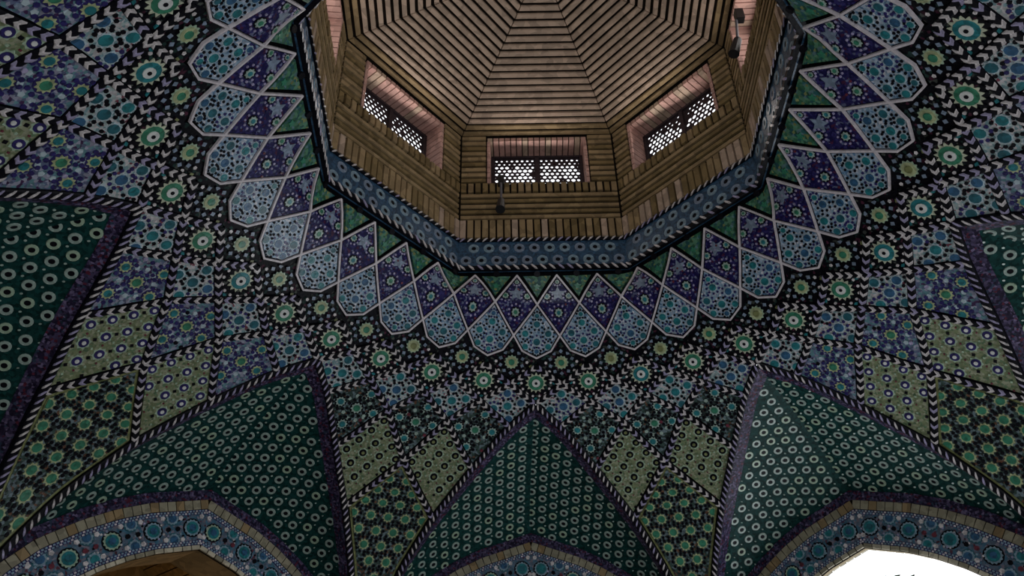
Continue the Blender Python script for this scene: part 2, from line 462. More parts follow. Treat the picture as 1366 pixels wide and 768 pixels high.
# ================================================================== PETAL CROWN
LIGHTS_OFF = {'disc': .004}
def petal(k):
    c = Cell(k, 1.262); P0 = c.centre()
    if not seen(P0[None], 120): return
    kp = [(k, Q3), (k-.5, Q4), (k-.30, RV), (k, RTIP), (k+.30, RV), (k+.5, Q4)]
    poly = ccw([c.loc(*q) for q in kp])
    t = empty('mosaic_petal', P0, label='light blue star-tiled petal by the lantern opening, '+where(k), cat='tile panel', group='light blue petals around the lantern opening')
    inn = inset(poly, .011)
    g = Geo(); field(g, c, inn, .0, 'petalfield'); build('tile_ground', g, t)
    strips(t, c, poly, closed=True)
    discs = [(0, .050, .019), (-.062, -.002, .019), (.062, -.002, .019), (0, -.046, .020), (0, .096, .013), (-.062, -.072, .017), (.062, -.072, .017), (0, -.098, .013)]
    g = Geo(); used = []
    for x, y, r in discs:
        if inside(inn, (x, y), r*.45):
            rosette(t, c, (x, y), [('star', 8, r*1.35, r*1.05, .003, 'paleblue'), ('disc', 10, r*.95, 0, .005, random.choice(['teal', 'teal', 'deepteal', 'blue']))], inn)
        chips(g, c, (x, y), 9, r*1.72, .0064, 'black' if random.random() < .7 else 'indigo', inn, [(a, b, d*1.1) for a, b, d in discs], used=used, h=.003)
    build('small_tiles', g, t, kind='stuff')

def kite(k):                                   # k is a half number
    c = Cell(k, 1.14); P0 = c.centre()
    if not seen(P0[None], 120): return
    poly = ccw([c.loc(k, Q1+.008), c.loc(k-.5, Q3), c.loc(k, Q4), c.loc(k+.5, Q3)])
    t = empty('mosaic_kite', P0, label='deep violet kite panel between petal tops and ring, '+where(k), cat='tile panel', group='violet kite panels around the lantern opening')
    inn = inset(poly, .010)
    g = Geo(); field(g, c, inn, 0, 'kitefield'); build('tile_ground', g, t)
    v = [c.loc(k-.5, Q3), c.loc(k, Q1+.008), c.loc(k+.5, Q3)]
    strips(t, c, v)
    y0, y1 = c.loc(k, Q1)[1], c.loc(k, Q4)[1]; H = y0-y1
    discs = [(0, y0-.66*H, .021), (-.058, y0-.40*H, .018), (.058, y0-.40*H, .018), (0, y0-.15*H, .012)]
    g = Geo(); used = []
    for x, y, r in discs:
        rosette(t, c, (x, y), [('disc', 10, r*1.25, 0, .002, 'black'), ('star', 8, r*1.05, r*.8, .004, 'ringgrey'), ('disc', 8, r*.5, 0, .006, random.choice(['green', 'teal']))], inn)
        chips(g, c, (x, y), 10, r*1.75, .0055, 'lilac', inn, [(a, b, d*1.3) for a, b, d in discs], used=used, h=.003)
    prism(g, c, star(5, .042, .020, (0, y0-.36*H)), 0, .003, 'greyblue', inn)
    for i in range(14):
        p = rng.uniform([-.09, y1], [.09, y0]); chips(g, c, p, 1, 0, .006, random.choice(['indigo', 'lilac', 'maroon']), inn, [(a, b, d*1.4) for a, b, d in discs], used=used)
    build('small_tiles', g, t, kind='stuff')

def triangle(k):
    c = Cell(k, 1.06); P0 = c.centre()
    if not seen(P0[None], 120): return
    poly = ccw([c.loc(k-.46, Q1), c.loc(k, Q3-.012), c.loc(k+.46, Q1)])
    t = empty('mosaic_triangle', P0, label='green leaf-patterned triangle against the lantern ring, '+where(k), cat='tile panel', group='green triangles under the lantern ring')
    inn = inset(poly, .012)
    g = Geo(); field(g, c, inn, 0, 'foliage'); build('tile_ground', g, t)
    g = Geo(); prism(g, c, star(5, .02, .010, (0, -.01)), 0, .004, 'green', inn); build('green_star', g, t)
    g = Geo(); prism(g, c, ngon(8, .016, c.loc(k, Q1+.002)), 0, .012, 'black'); build('black_boss', g, t)

for k in range(-12, 13): petal(k); triangle(k)
for k in range(-12, 12): kite(k+.5)

# ================================================================== THE NET OF LOZENGES
def cell_poly(c, pts, d):
    return inset([c.loc(*q) for q in pts], d)
def snap(k, r):                                # nodes lying on a spandrel edge follow that edge
    K = 4*round(k/4)
    if r > 1.6 and abs(abs(k-K)-float(edge_off(r))) < .13: return (K+math.copysign(float(edge_off(r)), k-K), r)
    return (k, r)
def loz(c, k, j, last=None):
    return [snap(k, N[j]), snap(k-.5, N[j+1]), snap(k, last or N[j+2]), snap(k+.5, N[j+1])]
def in_panel(k, r):
    for K in range(-16, 17, 4):
        if r > 1.565 and abs(k-K) < edge_off(r)-.02: return True
    return False
HW = .0185

def lozA(k):
    c = Cell(k, 1.374); P0 = c.centre()
    if not seen(P0[None], 170): return
    hull = ccw([c.loc(k, Q4+.01), c.loc(k-.5, RTIP+.012), c.loc(k-.5, N[1]), c.loc(k, N[2]-.02), c.loc(k+.5, N[1]), c.loc(k+.5, RTIP+.012)])
    t = empty('mosaic_lozenge', P0, label='small dark lozenge with a little green flower below the petals, '+where(k), cat='tile panel', group='small dark lozenges between the petal tips')
    g = Geo(); field(g, c, hull, -.008, 'darkfield'); build('tile_ground', g, t)
    y = -.004
    rosette(t, c, (0, y), [('star', 12, .040, .032, .003, 'palegreen'), ('disc', 12, .031, 0, .005, 'yellowgreen'), ('disc', 10, .017, 0, .007, random.choice(['olive', 'green', 'green']))])
    g = Geo(); used = []
    real = ccw([c.loc(k, Q4+.03), c.loc(k-.26, RV+.02), c.loc(k-.44, RTIP+.012), c.loc(k-.40, N[1]+.01), c.loc(k, N[2]-.035), c.loc(k+.40, N[1]+.01), c.loc(k+.44, RTIP+.012), c.loc(k+.26, RV+.02)])
    chips(g, c, (0, y), 10, .062, .0115, 'greyblue', real, used=used, h=.001, sides=4)
    chips(g, c, (0, y), 10, .084, .0090, 'cream', real, rot=.3, used=used, h=.001, sides=5)
    chips(g, c, (0, y), 8, .108, .0105, 'olive', real, rot=.2, used=used, h=.001, sides=4)
    if not g.empty(): build('small_tiles', g, t, kind='stuff')

def lozB(k):
    c = Cell(k, 1.462); P0 = c.centre()
    if not seen(P0[None], 170): return
    poly = cell_poly(c, loz(c, k, 1), HW)
    t = empty('mosaic_lozenge', P0, label='black lozenge with a large white-eyed sunflower rosette, '+where(k), cat='tile panel', group='black lozenges with white-eyed rosettes')
    g = Geo(); field(g, c, poly, 0, 'darkfield'); build('tile_ground', g, t)
    rosette(t, c, (0, 0), [('star', 14, .060, .043, .003, 'palenet'), ('disc', 14, .042, 0, .005, random.choice(['green', 'green', 'teal'])), ('disc', 12, .0225, 0, .008, 'white'), ('disc', 8, .0080, 0, .010, 'black')])
    g = Geo(); used = []
    chips(g, c, (0, 0), 14, .0665, .0072, 'black', poly, used=used)
    chips(g, c, (0, 0), 14, .0800, .0074, 'cream', poly, rot=.2, used=used)
    chips(g, c, (0, 0), 4, .098, .012, 'teal', poly, used=used)
    for s in (-1, 1): chips(g, c, (s*.098, 0), 1, 0, .010, 'teal', poly, used=used)
    build('small_tiles', g, t, kind='stuff')

def lozC(k):
    c = Cell(k, (N[2]+N[4])/2+.003); P0 = c.centre()
    if in_panel(k, c.rc) or not seen(P0[None], 170): return
    poly = cell_poly(c, loz(c, k, 2), HW)
    t = empty('mosaic_lozenge', P0, label='pale lozenge of netted blue-green discs, '+where(k)+', third row', cat='tile panel', group='pale lozenges with blue-green discs')
    g = Geo(); field(g, c, poly, 0, 'netfield'); build('tile_ground', g, t)
    discs = [(0, 0, .023), (-.075, -.018, .021), (.072, .022, .021), (.012, -.078, .021), (-.008, .076, .021)]
    g = Geo(); used = []
    for x, y, r in discs:
        rosette(t, c, (x, y), [('star', 10, r*1.4, r*1.1, .003, 'paleblue'), ('disc', 10, r, 0, .005, random.choice(['teal', 'deepteal', 'blue']))], poly)
    for x, y, r in discs:
        chips(g, c, (x, y), 10, r*1.78, .0082, random.choice(['black', 'black', 'black', 'indigo']), poly, [(a, b, d*1.25) for a, b, d in discs], used=used)
    build('small_tiles', g, t, kind='stuff')

def lozD(k):
    c = Cell(k, (N[3]+N[5])/2-.02); P0 = c.centre()
    if in_panel(k, c.rc) or not seen(P0[None], 170): return
    warm = abs(((k+16) % 32)-16) <= 3
    poly = cell_poly(c, loz(c, k, 3), HW)
    t = empty('mosaic_lozenge', P0, label=('dark green and cream' if warm else 'violet blue')+' lozenge of starry rosettes, '+where(k)+', fourth row', cat='tile panel', group='lozenges of starry rosettes')
    g = Geo(); field(g, c, poly, 0, 'kingfield' if warm else 'indigofield'); build('tile_ground', g, t)
    discs = [(0, .0, .025), (-.095, .01, .022), (.095, -.005, .022), (-.035, -.105, .022), (.04, .10, .022), (.0, .125, .02), (.045, -.10, .02)]
    g = Geo(); used = []
    for i, (x, y, r) in enumerate(discs[:5]):
        rosette(t, c, (x, y), [('disc', 10, r*1.5, 0, .002, 'black' if warm else 'indigo'), ('star', 10, r*1.3, r*.95, .004, 'yellowgreen' if not warm else 'ringgrey'), ('disc', 10, r*.75, 0, .006, 'teal' if i else 'green')], poly)
    chips(g, c, (0, 0), 10, .070, .0115, 'ringgrey' if warm else 'paleblue', poly, [(a, b, d*1.7) for a, b, d in discs[1:5]], rot=.3, h=.002, sides=5)
    for x, y, r in discs[:5]:
        chips(g, c, (x, y), 10, r*1.95, .0095, 'black' if warm else 'indigo', poly, [(a, b, d*1.4) for a, b, d in discs[:5]], used=used)
    for i in range(44):
        p = rng.uniform(poly.min(0), poly.max(0)); chips(g, c, p, 1, 0, .010, random.choice(['black', 'indigo', 'greyblue', 'lilac'] if not warm else ['black', 'black', 'ringgrey', 'maroon']), poly, [(a, b, d*1.4) for a, b, d in discs[:5]], used=used)
    build('small_tiles', g, t, kind='stuff')

def lozE(k):
    c = Cell(k, (N[4]+N[6])/2-.01); P0 = c.centre()
    if in_panel(k, c.rc) or not seen(P0[None], 170): return
    warm = abs(k) < 3.5
    poly = cell_poly(c, loz(c, k, 4), HW)
    t = empty('mosaic_lozenge', P0, label='olive lozenge dotted with '+('black' if warm else 'blue white-eyed')+' rings, '+where(k)+', fifth row', cat='tile panel', group='olive lozenges with dark rings')
    g = Geo(); field(g, c, poly, 0, 'olivefield'); build('tile_ground', g, t)
    a, b = c.loc(k-.5, N[5])-c.loc(k, N[4]), c.loc(k+.5, N[5])-c.loc(k, N[4])
    o = c.loc(k, N[4]); g = Geo()
    na = 4 if abs(k) > 3.5 else 4
    for i in range(na):
        for j in range(na):
            p = o+a*(i+.5)/na+b*(j+.5)/na
            if inside(poly, p, .010):
                dk = 'black' if warm else 'indigo'
                rosette(t, c, p, [('star', 8, .031, .024, .001, 'palegreen'), ('disc', 12, .0205, 0, .003, dk), ('disc', 8, .0090, 0, .006, 'olive' if warm else 'white')], poly, name='ring_tile')
            q = o+a*(i+1)/na+b*(j+.5)/na
            chips(g, c, q, 1, 0, .0090, 'black', poly, sides=4)
            q = o+a*(i+.5)/na+b*(j+1)/na
            chips(g, c, q, 1, 0, .0050, 'maroon', poly, sides=4)
            q = o+a*(i+1)/na+b*(j+1)/na
            chips(g, c, q, 1, 0, .0060, 'palegreen', poly, sides=4)
    build('small_tiles', g, t, kind='stuff')

def lozF(k):
    c = Cell(k, 2.14); P0 = c.centre()
    if not seen(P0[None], 150): return
    pts = [(k, N[5])]
    eo = lambda r: 2-float(edge_off(r))
    left = [(k-eo(N[6]), N[6]), (k-eo(2.3), 2.3), (k-eo(2.45), 2.45)]; right = [(k+eo(2.45), 2.45), (k+eo(2.3), 2.3), (k+eo(N[6]), N[6])]
    poly = inset([c.loc(*q) for q in pts+left+right], HW+.002)
    t = empty('mosaic_lozenge', P0, label='tall dark kite filled with green flower stars, '+where(k)+' between two spandrels', cat='tile panel', group='tall dark kites with green flower stars')
    g = Geo(); field(g, c, poly, 0, 'olive'); build('tile_ground', g, t)
    inn = inset(poly, .012); g = Geo(); field(g, c, inn, .002, 'kingfield', skirt=.003); build('inner_ground', g, t)
    sx, sy = .098, .082; g = Geo(); used = []; L = []
    for j in range(-6, 6):
        for i in range(-3, 4):
            p = (i*sx+(j % 2)*sx/2, j*sy+.02)
            if inside(inn, p, .0): L.append((p[0], p[1], .024))
    for x, y, r in L:
        rosette(t, c, (x, y), [('star', 10, r*1.35, r*1.0, .006, 'yellowgreen'), ('disc', 10, r*.85, 0, .008, 'green')], inn)
    for x, y, r in L:
        chips(g, c, (x, y), 10, r*1.75, .0088, 'black', inn, used=used, h=.006, rot=.3)
    for x, y, r in L:
        chips(g, c, (x+sx/2, y), 1, 0, .014, 'skyblue', inn, used=used, h=.005, sides=4)
    build('small_tiles', g, t, kind='stuff')

for k in range(-12, 13):
    lozB(k)
    if k % 4: lozD(k)
    if k % 4 == 2: lozF(k)
for k in range(-12, 12):
    k += .5; lozA(k); lozC(k); lozE(k)

# ================================================================== BRAIDED RIBS
def chevron_mesh():
    w, L, t = .0165*S, .0185*S, .004*S
    V = [(-w, -L*.85, 0), (0, L*.05, 0), (w, -L*.85, 0), (w*.95, L*.15, 0), (0, L, 0), (-w*.95, L*.15, 0)]
    V = V+[(x*.85, y*.88, t) for x, y, z in V]
    V = [(x, -y, z) for x, y, z in V]
    F = [[6, 11, 10, 7], [7, 10, 9, 8]]
    for i, j in ((0, 1), (1, 2), (2, 3), (3, 4), (4, 5), (5, 0)): F.append([i, 6+i, 6+j, j])
    return V, F
def leaf_mesh(dirn):
    w, L, t = .0145*S, .018*S, .004*S
    base = [(-w, -L*.9), (-w*.2, -L*.55), (w*.9, L*.5), (w, L*.95), (w*.1, L*.55), (-w*.9, -L*.3)]
    base = [(x*dirn, y) for x, y in base]
    V = [(x, y, 0) for x, y in base]+[(x*.85, y*.85, t) for x, y in base]
    F = [[6, 7, 8, 9, 10, 11]]+[[i, 6+i, 6+(i+1) % 6, (i+1) % 6] for i in range(6)]
    return V, F
BT = {}
for m in ('cream', 'lilac', 'indigo', 'black'):
    V, F = chevron_mesh(); BT['chev', m] = mesh_of('chevron_tile', V, F, [m], [0]*len(F))
    for d in (1, -1):
        V, F = leaf_mesh(d); BT['leaf', d, m] = mesh_of('leaf_tile', V, F, [m], [0]*len(F))

def rib(pts, label, group, kind='chev', hw=.016, top=.010, pitch=.043, sdir=1, lil=.3, ends=(.0, .0)):
    """pts: (k, r) nodes from the lantern outwards"""
    pts = np.asarray(pts, float); fine = []
    for i in range(len(pts)-1):
        for t in np.linspace(0, 1, 3 if len(pts) > 10 else 9)[:-1]: fine.append(pts[i]*(1-t)+pts[i+1]*t)
    fine.append(pts[-1]); fine = np.array(fine)
    P, ex, ey, n = surf_frame(fine[:, 0], fine[:, 1])
    T = np.gradient(P, axis=0); T /= np.linalg.norm(T, axis=1)[:, None]; B = np.cross(n, T)
    mid = P[len(P)//2]
    if not seen(P, 25): return
    r = empty('braided_rib', mid, label=label, cat='tile rib', group=group)
    prof = [(-hw, -.022), (-hw, top-.004), (-hw*.6, top), (hw*.6, top), (hw, top-.004), (hw, -.022)]
    g = Geo(); m = len(prof); V = np.concatenate([P+B*a+n*h for a, h in prof]); L = len(P)
    F = [[a*L+i, a*L+i+1, (a+1)*L+i+1, (a+1)*L+i] for a in range(m-1) for i in range(L-1)]
    g.add(V, F, 'black'); build('rib_body', g, r)
    d = np.concatenate([[0], np.cumsum(np.linalg.norm(np.diff(P, axis=0), axis=1))])
    nt = max(1, int(round((d[-1]-sum(ends))/pitch)))
    for i in range(nt):
        s = ends[0]+(i+.5)*(d[-1]-sum(ends))/nt
        p = np.array([np.interp(s, d, P[:, a]) for a in range(3)]); nn = np.array([np.interp(s, d, n[:, a]) for a in range(3)])
        tt = np.array([np.interp(s, d, T[:, a]) for a in range(3)]); tt /= np.linalg.norm(tt)
        bx = np.cross(nn, tt)
        if not seen(p[None], 12): continue
        mm = 'lilac' if random.random() < lil else 'cream'
        me = BT['chev', mm] if kind == 'chev' else BT['leaf', sdir, mm]
        # chevron points away from the lantern: local -y = +T
        shared('braid_tile', me, frame_matrix(p+nn*(top-.0015), bx, -tt) if kind == 'chev' else frame_matrix(p+nn*(top-.0015), bx, -tt), r)

def first_panel(c, s):
    """how many nodes a rib from petal c in direction s keeps before a spandrel edge cuts it"""
    for j in range(3, 8):
        k = c+s*(j-1)/2; lim = {3: 0, 4: .5, 5: 1.0, 6: 1.5}
        if j in lim and any(abs(abs(k-K)-lim[j]) < 1e-6 for K in range(-16, 17, 4)): return j
    return 6
for c in range(-13, 14):
    for s in (1, -1):
        j1 = first_panel(c, s)
        pts = [snap(c+s*(j-1)/2, N[j]) for j in range(1, j1+1)]
        if abs(c) <= 12:
            rib(pts, f'braided tile rib falling {"anticlockwise" if s > 0 else "clockwise"} from the petal tip '+where(c).replace('right above', 'over'),
                'braided ribs crossing below the petals', top=.010 if s > 0 else .0075, hw=.016)
# spandrel edges
for K in (-12, -8, -4, 0, 4, 8, 12):
    for s in (1, -1):
        pts = [(K+s*o_, r_) for o_, r_ in zip(EO[:125:8], ER[:125:8])]
        rib(pts, f'rope-patterned tile rib, {"anticlockwise" if s > 0 else "clockwise"} edge of the spandrel '+where(K), 'rope ribs edging the spandrels', kind='leaf', sdir=s, pitch=.036, hw=.017, top=.013, lil=.5)

# ================================================================== SPANDRELS
def ring_mesh(R, r, h, mats, n=14):
    V = []; F = []; M = []
    a = np.arange(n)*2*math.pi/n; cs, sn = np.cos(a)*S, np.sin(a)*S
    for rad, z in ((R, 0), (R*.94, h), (r*1.08, h), (r, h*.35)):
        V += [(rad*c, rad*s_, z*S) for c, s_ in zip(cs, sn)]
    for q in range(3):
        for i in range(n): j = (i+1) % n; F.append([q*n+i, q*n+j, (q+1)*n+j, (q+1)*n+i]); M.append(0)
    F.append([3*n+i for i in range(n)]); M.append(1)
    return mesh_of('ring_tile', V, F, mats, M)
RINGM = [ring_mesh(.0245, .0118, .004, [m, 'black']) for m in ('ringgrey', 'ringgrey', 'ringgrey', 'palegreen')]
BANDRING = [ring_mesh(.030, .0125, .004, [m, 'black'], 16) for m in ('greyblue', 'skyblue', 'skyblue')]

def edge_curve(K, s, n=60):
    d = np.stack([EO, ER], 1); d = resample(d*[.3, 1], n)/[.3, 1]
    P, ex, ey, nn = surf_frame(K+s*d[:, 0], d[:, 1]); return P
ARCHTOP = resample(OUT[:9], 60)
for K in SIDE:
    fr = wall_frame(K); full = K in (-12, -8, -4, 0, 4, 8, 12)
    t = empty('mosaic_spandrel', surf([K], [1.9])[0], label='big green spandrel of ring tiles tapering to a peak, '+(where(K) if full else ''), cat='tile panel', group='green ring-tiled spandrels over the arches')
    if not full:
        t['label'] = 'green spandrel over the wall behind the viewer, '+SIDE[K].replace('_', ' ')
    rings = []; dots = Geo(); n = 60; m = 15
    gg = Geo(); rb = Geo()
    for s in (1, -1):
        E_ = edge_curve(K, s, n); A_ = fr.map(ARCHTOP*[s, 1], 0)
        u = np.linspace(0, 1, m)
        G = E_[:, None]*(1-u[None, :, None])+A_[:, None]*u[None, :, None]      # n x m grid
        sag = (np.sin(math.pi*u)[None, :]*.05*np.linalg.norm(A_-E_, axis=1)[:, None])
        out = azv(K)*.7+np.array([0, 0, .7]); G = G+sag[:, :, None]*out
        Vf = G.reshape(-1, 3)
        F = [[i*m+j, i*m+j+1, (i+1)*m+j+1, (i+1)*m+j] for i in range(n-1) for j in range(m-1)]
        if s < 0: F = [f[::-1] for f in F]
        gg.add(Vf, F, 'panelgreen')
        if not full: continue
        # purple ribbon inside the rope rib
        wv = np.linalg.norm(A_-E_, axis=1)
        ra, rc_ = [], []
        nrm = np.cross(G[1:, 1:]-G[:-1, :-1], G[1:, :-1]-G[:-1, 1:]); nrm /= np.linalg.norm(nrm, axis=2)[:, :, None]+1e-12
        toward = -azv(K)*.6-np.array([0, 0, .8]); sg = np.sign((nrm@toward)); nrm = nrm*sg[:, :, None]
        nr = np.concatenate([nrm, nrm[-1:]], 0)
        RW = .068
        for i in range(n):
            # measure the ribbon at right angles to the edge
            ta = E_[min(i+1, n-1)]-E_[max(i-1, 0)]; ta /= np.linalg.norm(ta); d = (A_[i]-E_[i])
            perp = np.linalg.norm(d-ta*(d@ta)); f = min(1.0, RW/max(perp, 1e-4))
            x = f*(m-1); j = min(int(x), m-2); q = G[i, j]*(1-(x-j))+G[i, j+1]*(x-j)
            ra.append(E_[i]+nr[i, 0]*.003); rc_.append(q+nr[i, min(j, m-2)]*.003)
        V = np.array(ra+rc_); F2 = [[i, i+1, n+i+1, n+i] for i in range(n-1)]
        rb.add(V, F2 if s > 0 else [f[::-1] for f in F2], 'ribbon')
        # ring lattice
        tv = fr.x; dr = azv(K)*.894-np.array([0, 0, .447])
        uu = G@tv; qq = G@dr
        d0 = .0745; cx = d0*.866; q0 = (np.array([0, 0, 1.52])+azv(K)*WALL)@dr
        inv_w = np.zeros((n, m))
        for i in range(n):
            ta = E_[min(i+1, n-1)]-E_[max(i-1, 0)]; ta /= np.linalg.norm(ta); d = G[i]-E_[i]
            inv_w[i] = np.linalg.norm(d-np.outer(d@ta, ta), axis=1)
        wa = np.zeros((n, m))
        for i in range(n):
            ta = A_[min(i+1, n-1)]-A_[max(i-1, 0)]; ta /= np.linalg.norm(ta); d = G[i]-A_[i]
            wa[i] = np.linalg.norm(d-np.outer(d@ta, ta), axis=1)
        for i in range(n-1):
            for j in range(m-1):
                for tri in (((i, j), (i+1, j), (i+1, j+1)), ((i, j), (i+1, j+1), (i, j+1))):
                    p2 = np.array([(uu[a], qq[a]) for a in tri]); e1, e2 = p2[1]-p2[0], p2[2]-p2[0]
                    det = e1[0]*e2[1]-e1[1]*e2[0]
                    if abs(det) < 1e-10: continue
                    p3 = np.array([G[a] for a in tri]); nv = np.cross(p3[1]-p3[0], p3[2]-p3[0]); nv /= np.linalg.norm(nv)
                    if nv@toward < 0: nv = -nv
                    lo, hi = p2.min(0), p2.max(0)
                    for kind_ in (0, 1):
                        i0, i1 = int(math.floor(lo[0]/cx))-1, int(math.ceil(hi[0]/cx))+1
                        for a in range(i0, i1+1):
                            xo = a*cx if kind_ == 0 else (a+1/3)*cx
                            if not (lo[0]-1e-9 <= xo < hi[0]+1e-9): continue
                            for b in range(int(math.floor((lo[1]-q0)/d0))-2, int(math.ceil((hi[1]-q0)/d0))+3):
                                yo = q0+(b+(.5 if a % 2 else 0)+(.5 if kind_ else 0))*d0
                                w = np.array([xo, yo])-p2[0]
                                l1 = (w[0]*e2[1]-w[1]*e2[0])/det; l2 = (e1[0]*w[1]-e1[1]*w[0])/det
                                if l1 < -1e-9 or l2 < -1e-9 or l1+l2 > 1+1e-9: continue
                                if s < 0 and abs(xo) < 1e-6: continue
                                we = sum(v*inv_w[c_] for v, c_ in zip((1-l1-l2, l1, l2), tri)); wb = sum(v*wa[c_] for v, c_ in zip((1-l1-l2, l1, l2), tri))
                                p = p3[0]*(1-l1-l2)+p3[1]*l1+p3[2]*l2
                                if kind_ == 0 and we > RW+.014 and wb > .012: rings.append((p, nv))
                                elif kind_ == 1 and we > RW and wb > .0:
                                    f2 = Flat(p, tv, np.cross(nv, tv)); prism(dots, f2, ngon(6, .0062), 0, .0025, 'ringgrey', side=False)
    base = build('tile_ground', gg, t, smooth=True)
    if not full: continue
    build('border_ribbon', rb, t)
    if not dots.empty(): build('small_tiles', dots, t, kind='stuff')
    rings = [r_ for r_ in rings if seen(r_[0][None], 60)]
    if not rings: continue
    px_ = pix(np.array([r_[0] for r_ in rings])); dist = np.linalg.norm(W(np.array([r_[0] for r_ in rings]))-loc, axis=1)
    order = np.argsort(dist); extra = Geo()
    for ii, q in enumerate(order):
        p, nv = rings[q]; ex = fr.x-nv*(fr.x@nv); ex /= np.linalg.norm(ex); ey = np.cross(nv, ex)
        if ii < 298: shared('ring_tile', random.choice(RINGM), frame_matrix(p, ex, ey), t)
        else:
            f2 = Flat(p, ex, ey); annulus(extra, f2, (0, 0), .0245, .0105, 0, .004, 'ringgrey'); prism(extra, f2, ngon(10, .0105), 0, .0015, 'black', side=False)
    if not extra.empty(): build('further_ring_tiles', extra, t, kind='stuff')

# ================================================================== ARCH SURROUNDS
def along(c, s0, n, tot=None):
    d = np.concatenate([[0], np.cumsum(np.linalg.norm(np.diff(c, axis=0), axis=1))]); return d
for K in (-8, -4, 0, 4, 8):
    fr = wall_frame(K)
    t = empty('arch_surround', fr.map([(0, 1.2)], 0)[0], label='pointed arch surround of blue rosette tiles and brick edging, '+where(K).replace(' from the central arch', ' of the arches from the centre').replace('right above the central arch', 'the central one'), cat='arch surround', group='tiled arch surrounds')
    def strip_band(i, h0, h1, m, name):
        g = Geo()
        for mir in (False, True): band(g, fr, OFFS[i], OFFS[i+1], h0, h1, m, mir)
        return build(name, g, t)
    strip_band(0, -.012, .006, 'ribbon', 'purple_border')
    strip_band(1, -.012, .004, 'shaded_mortar', 'mortar_bed')
    strip_band(2, -.012, .004, 'indigo', 'dotted_ribbon')
    strip_band(3, -.012, .000, 'archfield', 'tile_ground')
    strip_band(4, -.012, .004, 'indigo', 'dotted_ribbon')
    strip_band(5, -.012, .002, 'shaded_mortar', 'mortar_bed')
    if K in (-8, 8): continue
    zmin = .35
    def walk(c, pitch, start=0.0):
        d = along(c, 0, 0); s = start
        while s < d[-1]:
            p = np.array([np.interp(s, d, c[:, 0]), np.interp(s, d, c[:, 1])]); q = np.array([np.interp(min(s+.004, d[-1]), d, c[:, 0]), np.interp(min(s+.004, d[-1]), d, c[:, 1])])
            if p[1] < zmin: break
            tg = (q-p)/max(1e-6, np.linalg.norm(q-p)); yield p, tg; s += pitch
    def bricks(i, pitch, mats, h, gap, name='brick', depth=.012):
        c = (OFFS[i]+OFFS[i+1])/2; hw = (BANDS[i+1]-BANDS[i])/2-.002
        for s in (1, -1):
            for p, tg in walk(c, pitch, pitch/2):
                p = p*[s, 1]; tg = tg*[s, 1]; nn = np.array([-tg[1], tg[0]])
                if not seen(fr.map([p], 0), 10): continue
                a = tg*(pitch/2-gap); g = Geo(); b = nn*hw
                prism(g, fr, ccw([p-a-b, p+a-b, p+a+b, p-a+b]), -depth, h, random.choice(mats)); build(name, g, t)
    bricks(1, .043, ['ochre', 'ochre', 'ochre', 'ochre', 'tanbrick'], .010, .0022)
    bricks(5, .046, ['creambrick', 'creambrick', 'ochre'], .012, .003, depth=.06)
    for i in (2, 4):                            # little squares of the dotted ribbons
        c = (OFFS[i]+OFFS[i+1])/2; g = Geo()
        for s in (1, -1):
            for j, (p, tg) in enumerate(walk(c, .0165, .008)):
                p = p*[s, 1]; tg = tg*[s, 1]; nn = np.array([-tg[1], tg[0]])
                for e_ in (-1, 1):
                    q = p+nn*.0055*e_+tg*.004*e_
                    prism(g, fr, ccw([q-tg*.005-nn*.004, q+tg*.005-nn*.004, q+tg*.005+nn*.004, q-tg*.005+nn*.004]), 0, .007, 'skyblue' if (j % 3) else 'cream')
        build('ribbon_squares', g, t, kind='stuff')
    c = (OFFS[3]+OFFS[4])/2; inb, outb = OFFS[4], OFFS[3]; g = Geo()
    for s in (1, -1):
        for j, (p, tg) in enumerate(walk(c, .098, .06)):
            p = p*[s, 1]; tg = tg*[s, 1]; nn = np.array([-tg[1], tg[0]])*s
            if not seen(fr.map([p], 0), 30): continue
            if j % 2 == 0:
                rosette(t, fr, p, [('disc', 14, .0475, 0, .002, 'black'), ('star', 14, .042, .036, .004, random.choice(['palegreen', 'skyblue'])), ('disc', 12, .031, 0, .006, 'teal'), ('disc', 10, .017, 0, .008, random.choice(['blue', 'teal', 'deepteal']))])
                for q in (p+nn*.052+tg*.055, p-nn*.052+tg*.055, p+nn*.052-tg*.055, p-nn*.052-tg*.055):
                    prism(g, fr, ngon(5, .013, q), 0, .005, 'cream')
            else:
                L4 = 1.0
                for e_ in (1, -1):
                    q = p+nn*.052*e_
                    by = ccw([q-tg*.05-nn*e_*.06, q+tg*.05-nn*e_*.06, q+tg*.05+nn*e_*.0115, q-tg*.05+nn*e_*.0115])
                    rosette(t, fr, q, [('disc', 12, .036, 0, .002, 'deepteal'), ('star', 12, .032, .027, .004, 'skyblue'), ('disc', 10, .021, 0, .006, random.choice(['teal', 'blue']))], by, name='half_rosette')
                for q in (p-tg*.024, p+tg*.024):
                    prism(g, fr, ngon(6, .0125, q), 0, .006, random.choice(['black', 'black', 'maroon']))
            for a_ in range(7):
                q = p+tg*rng.uniform(-.05, .05)+nn*rng.uniform(-.055, .055)
                prism(g, fr, ngon(5, .006, q), 0, .0035, random.choice(['skyblue', 'lilac', 'cream', 'black']))
    build('small_tiles', g, t, kind='stuff')

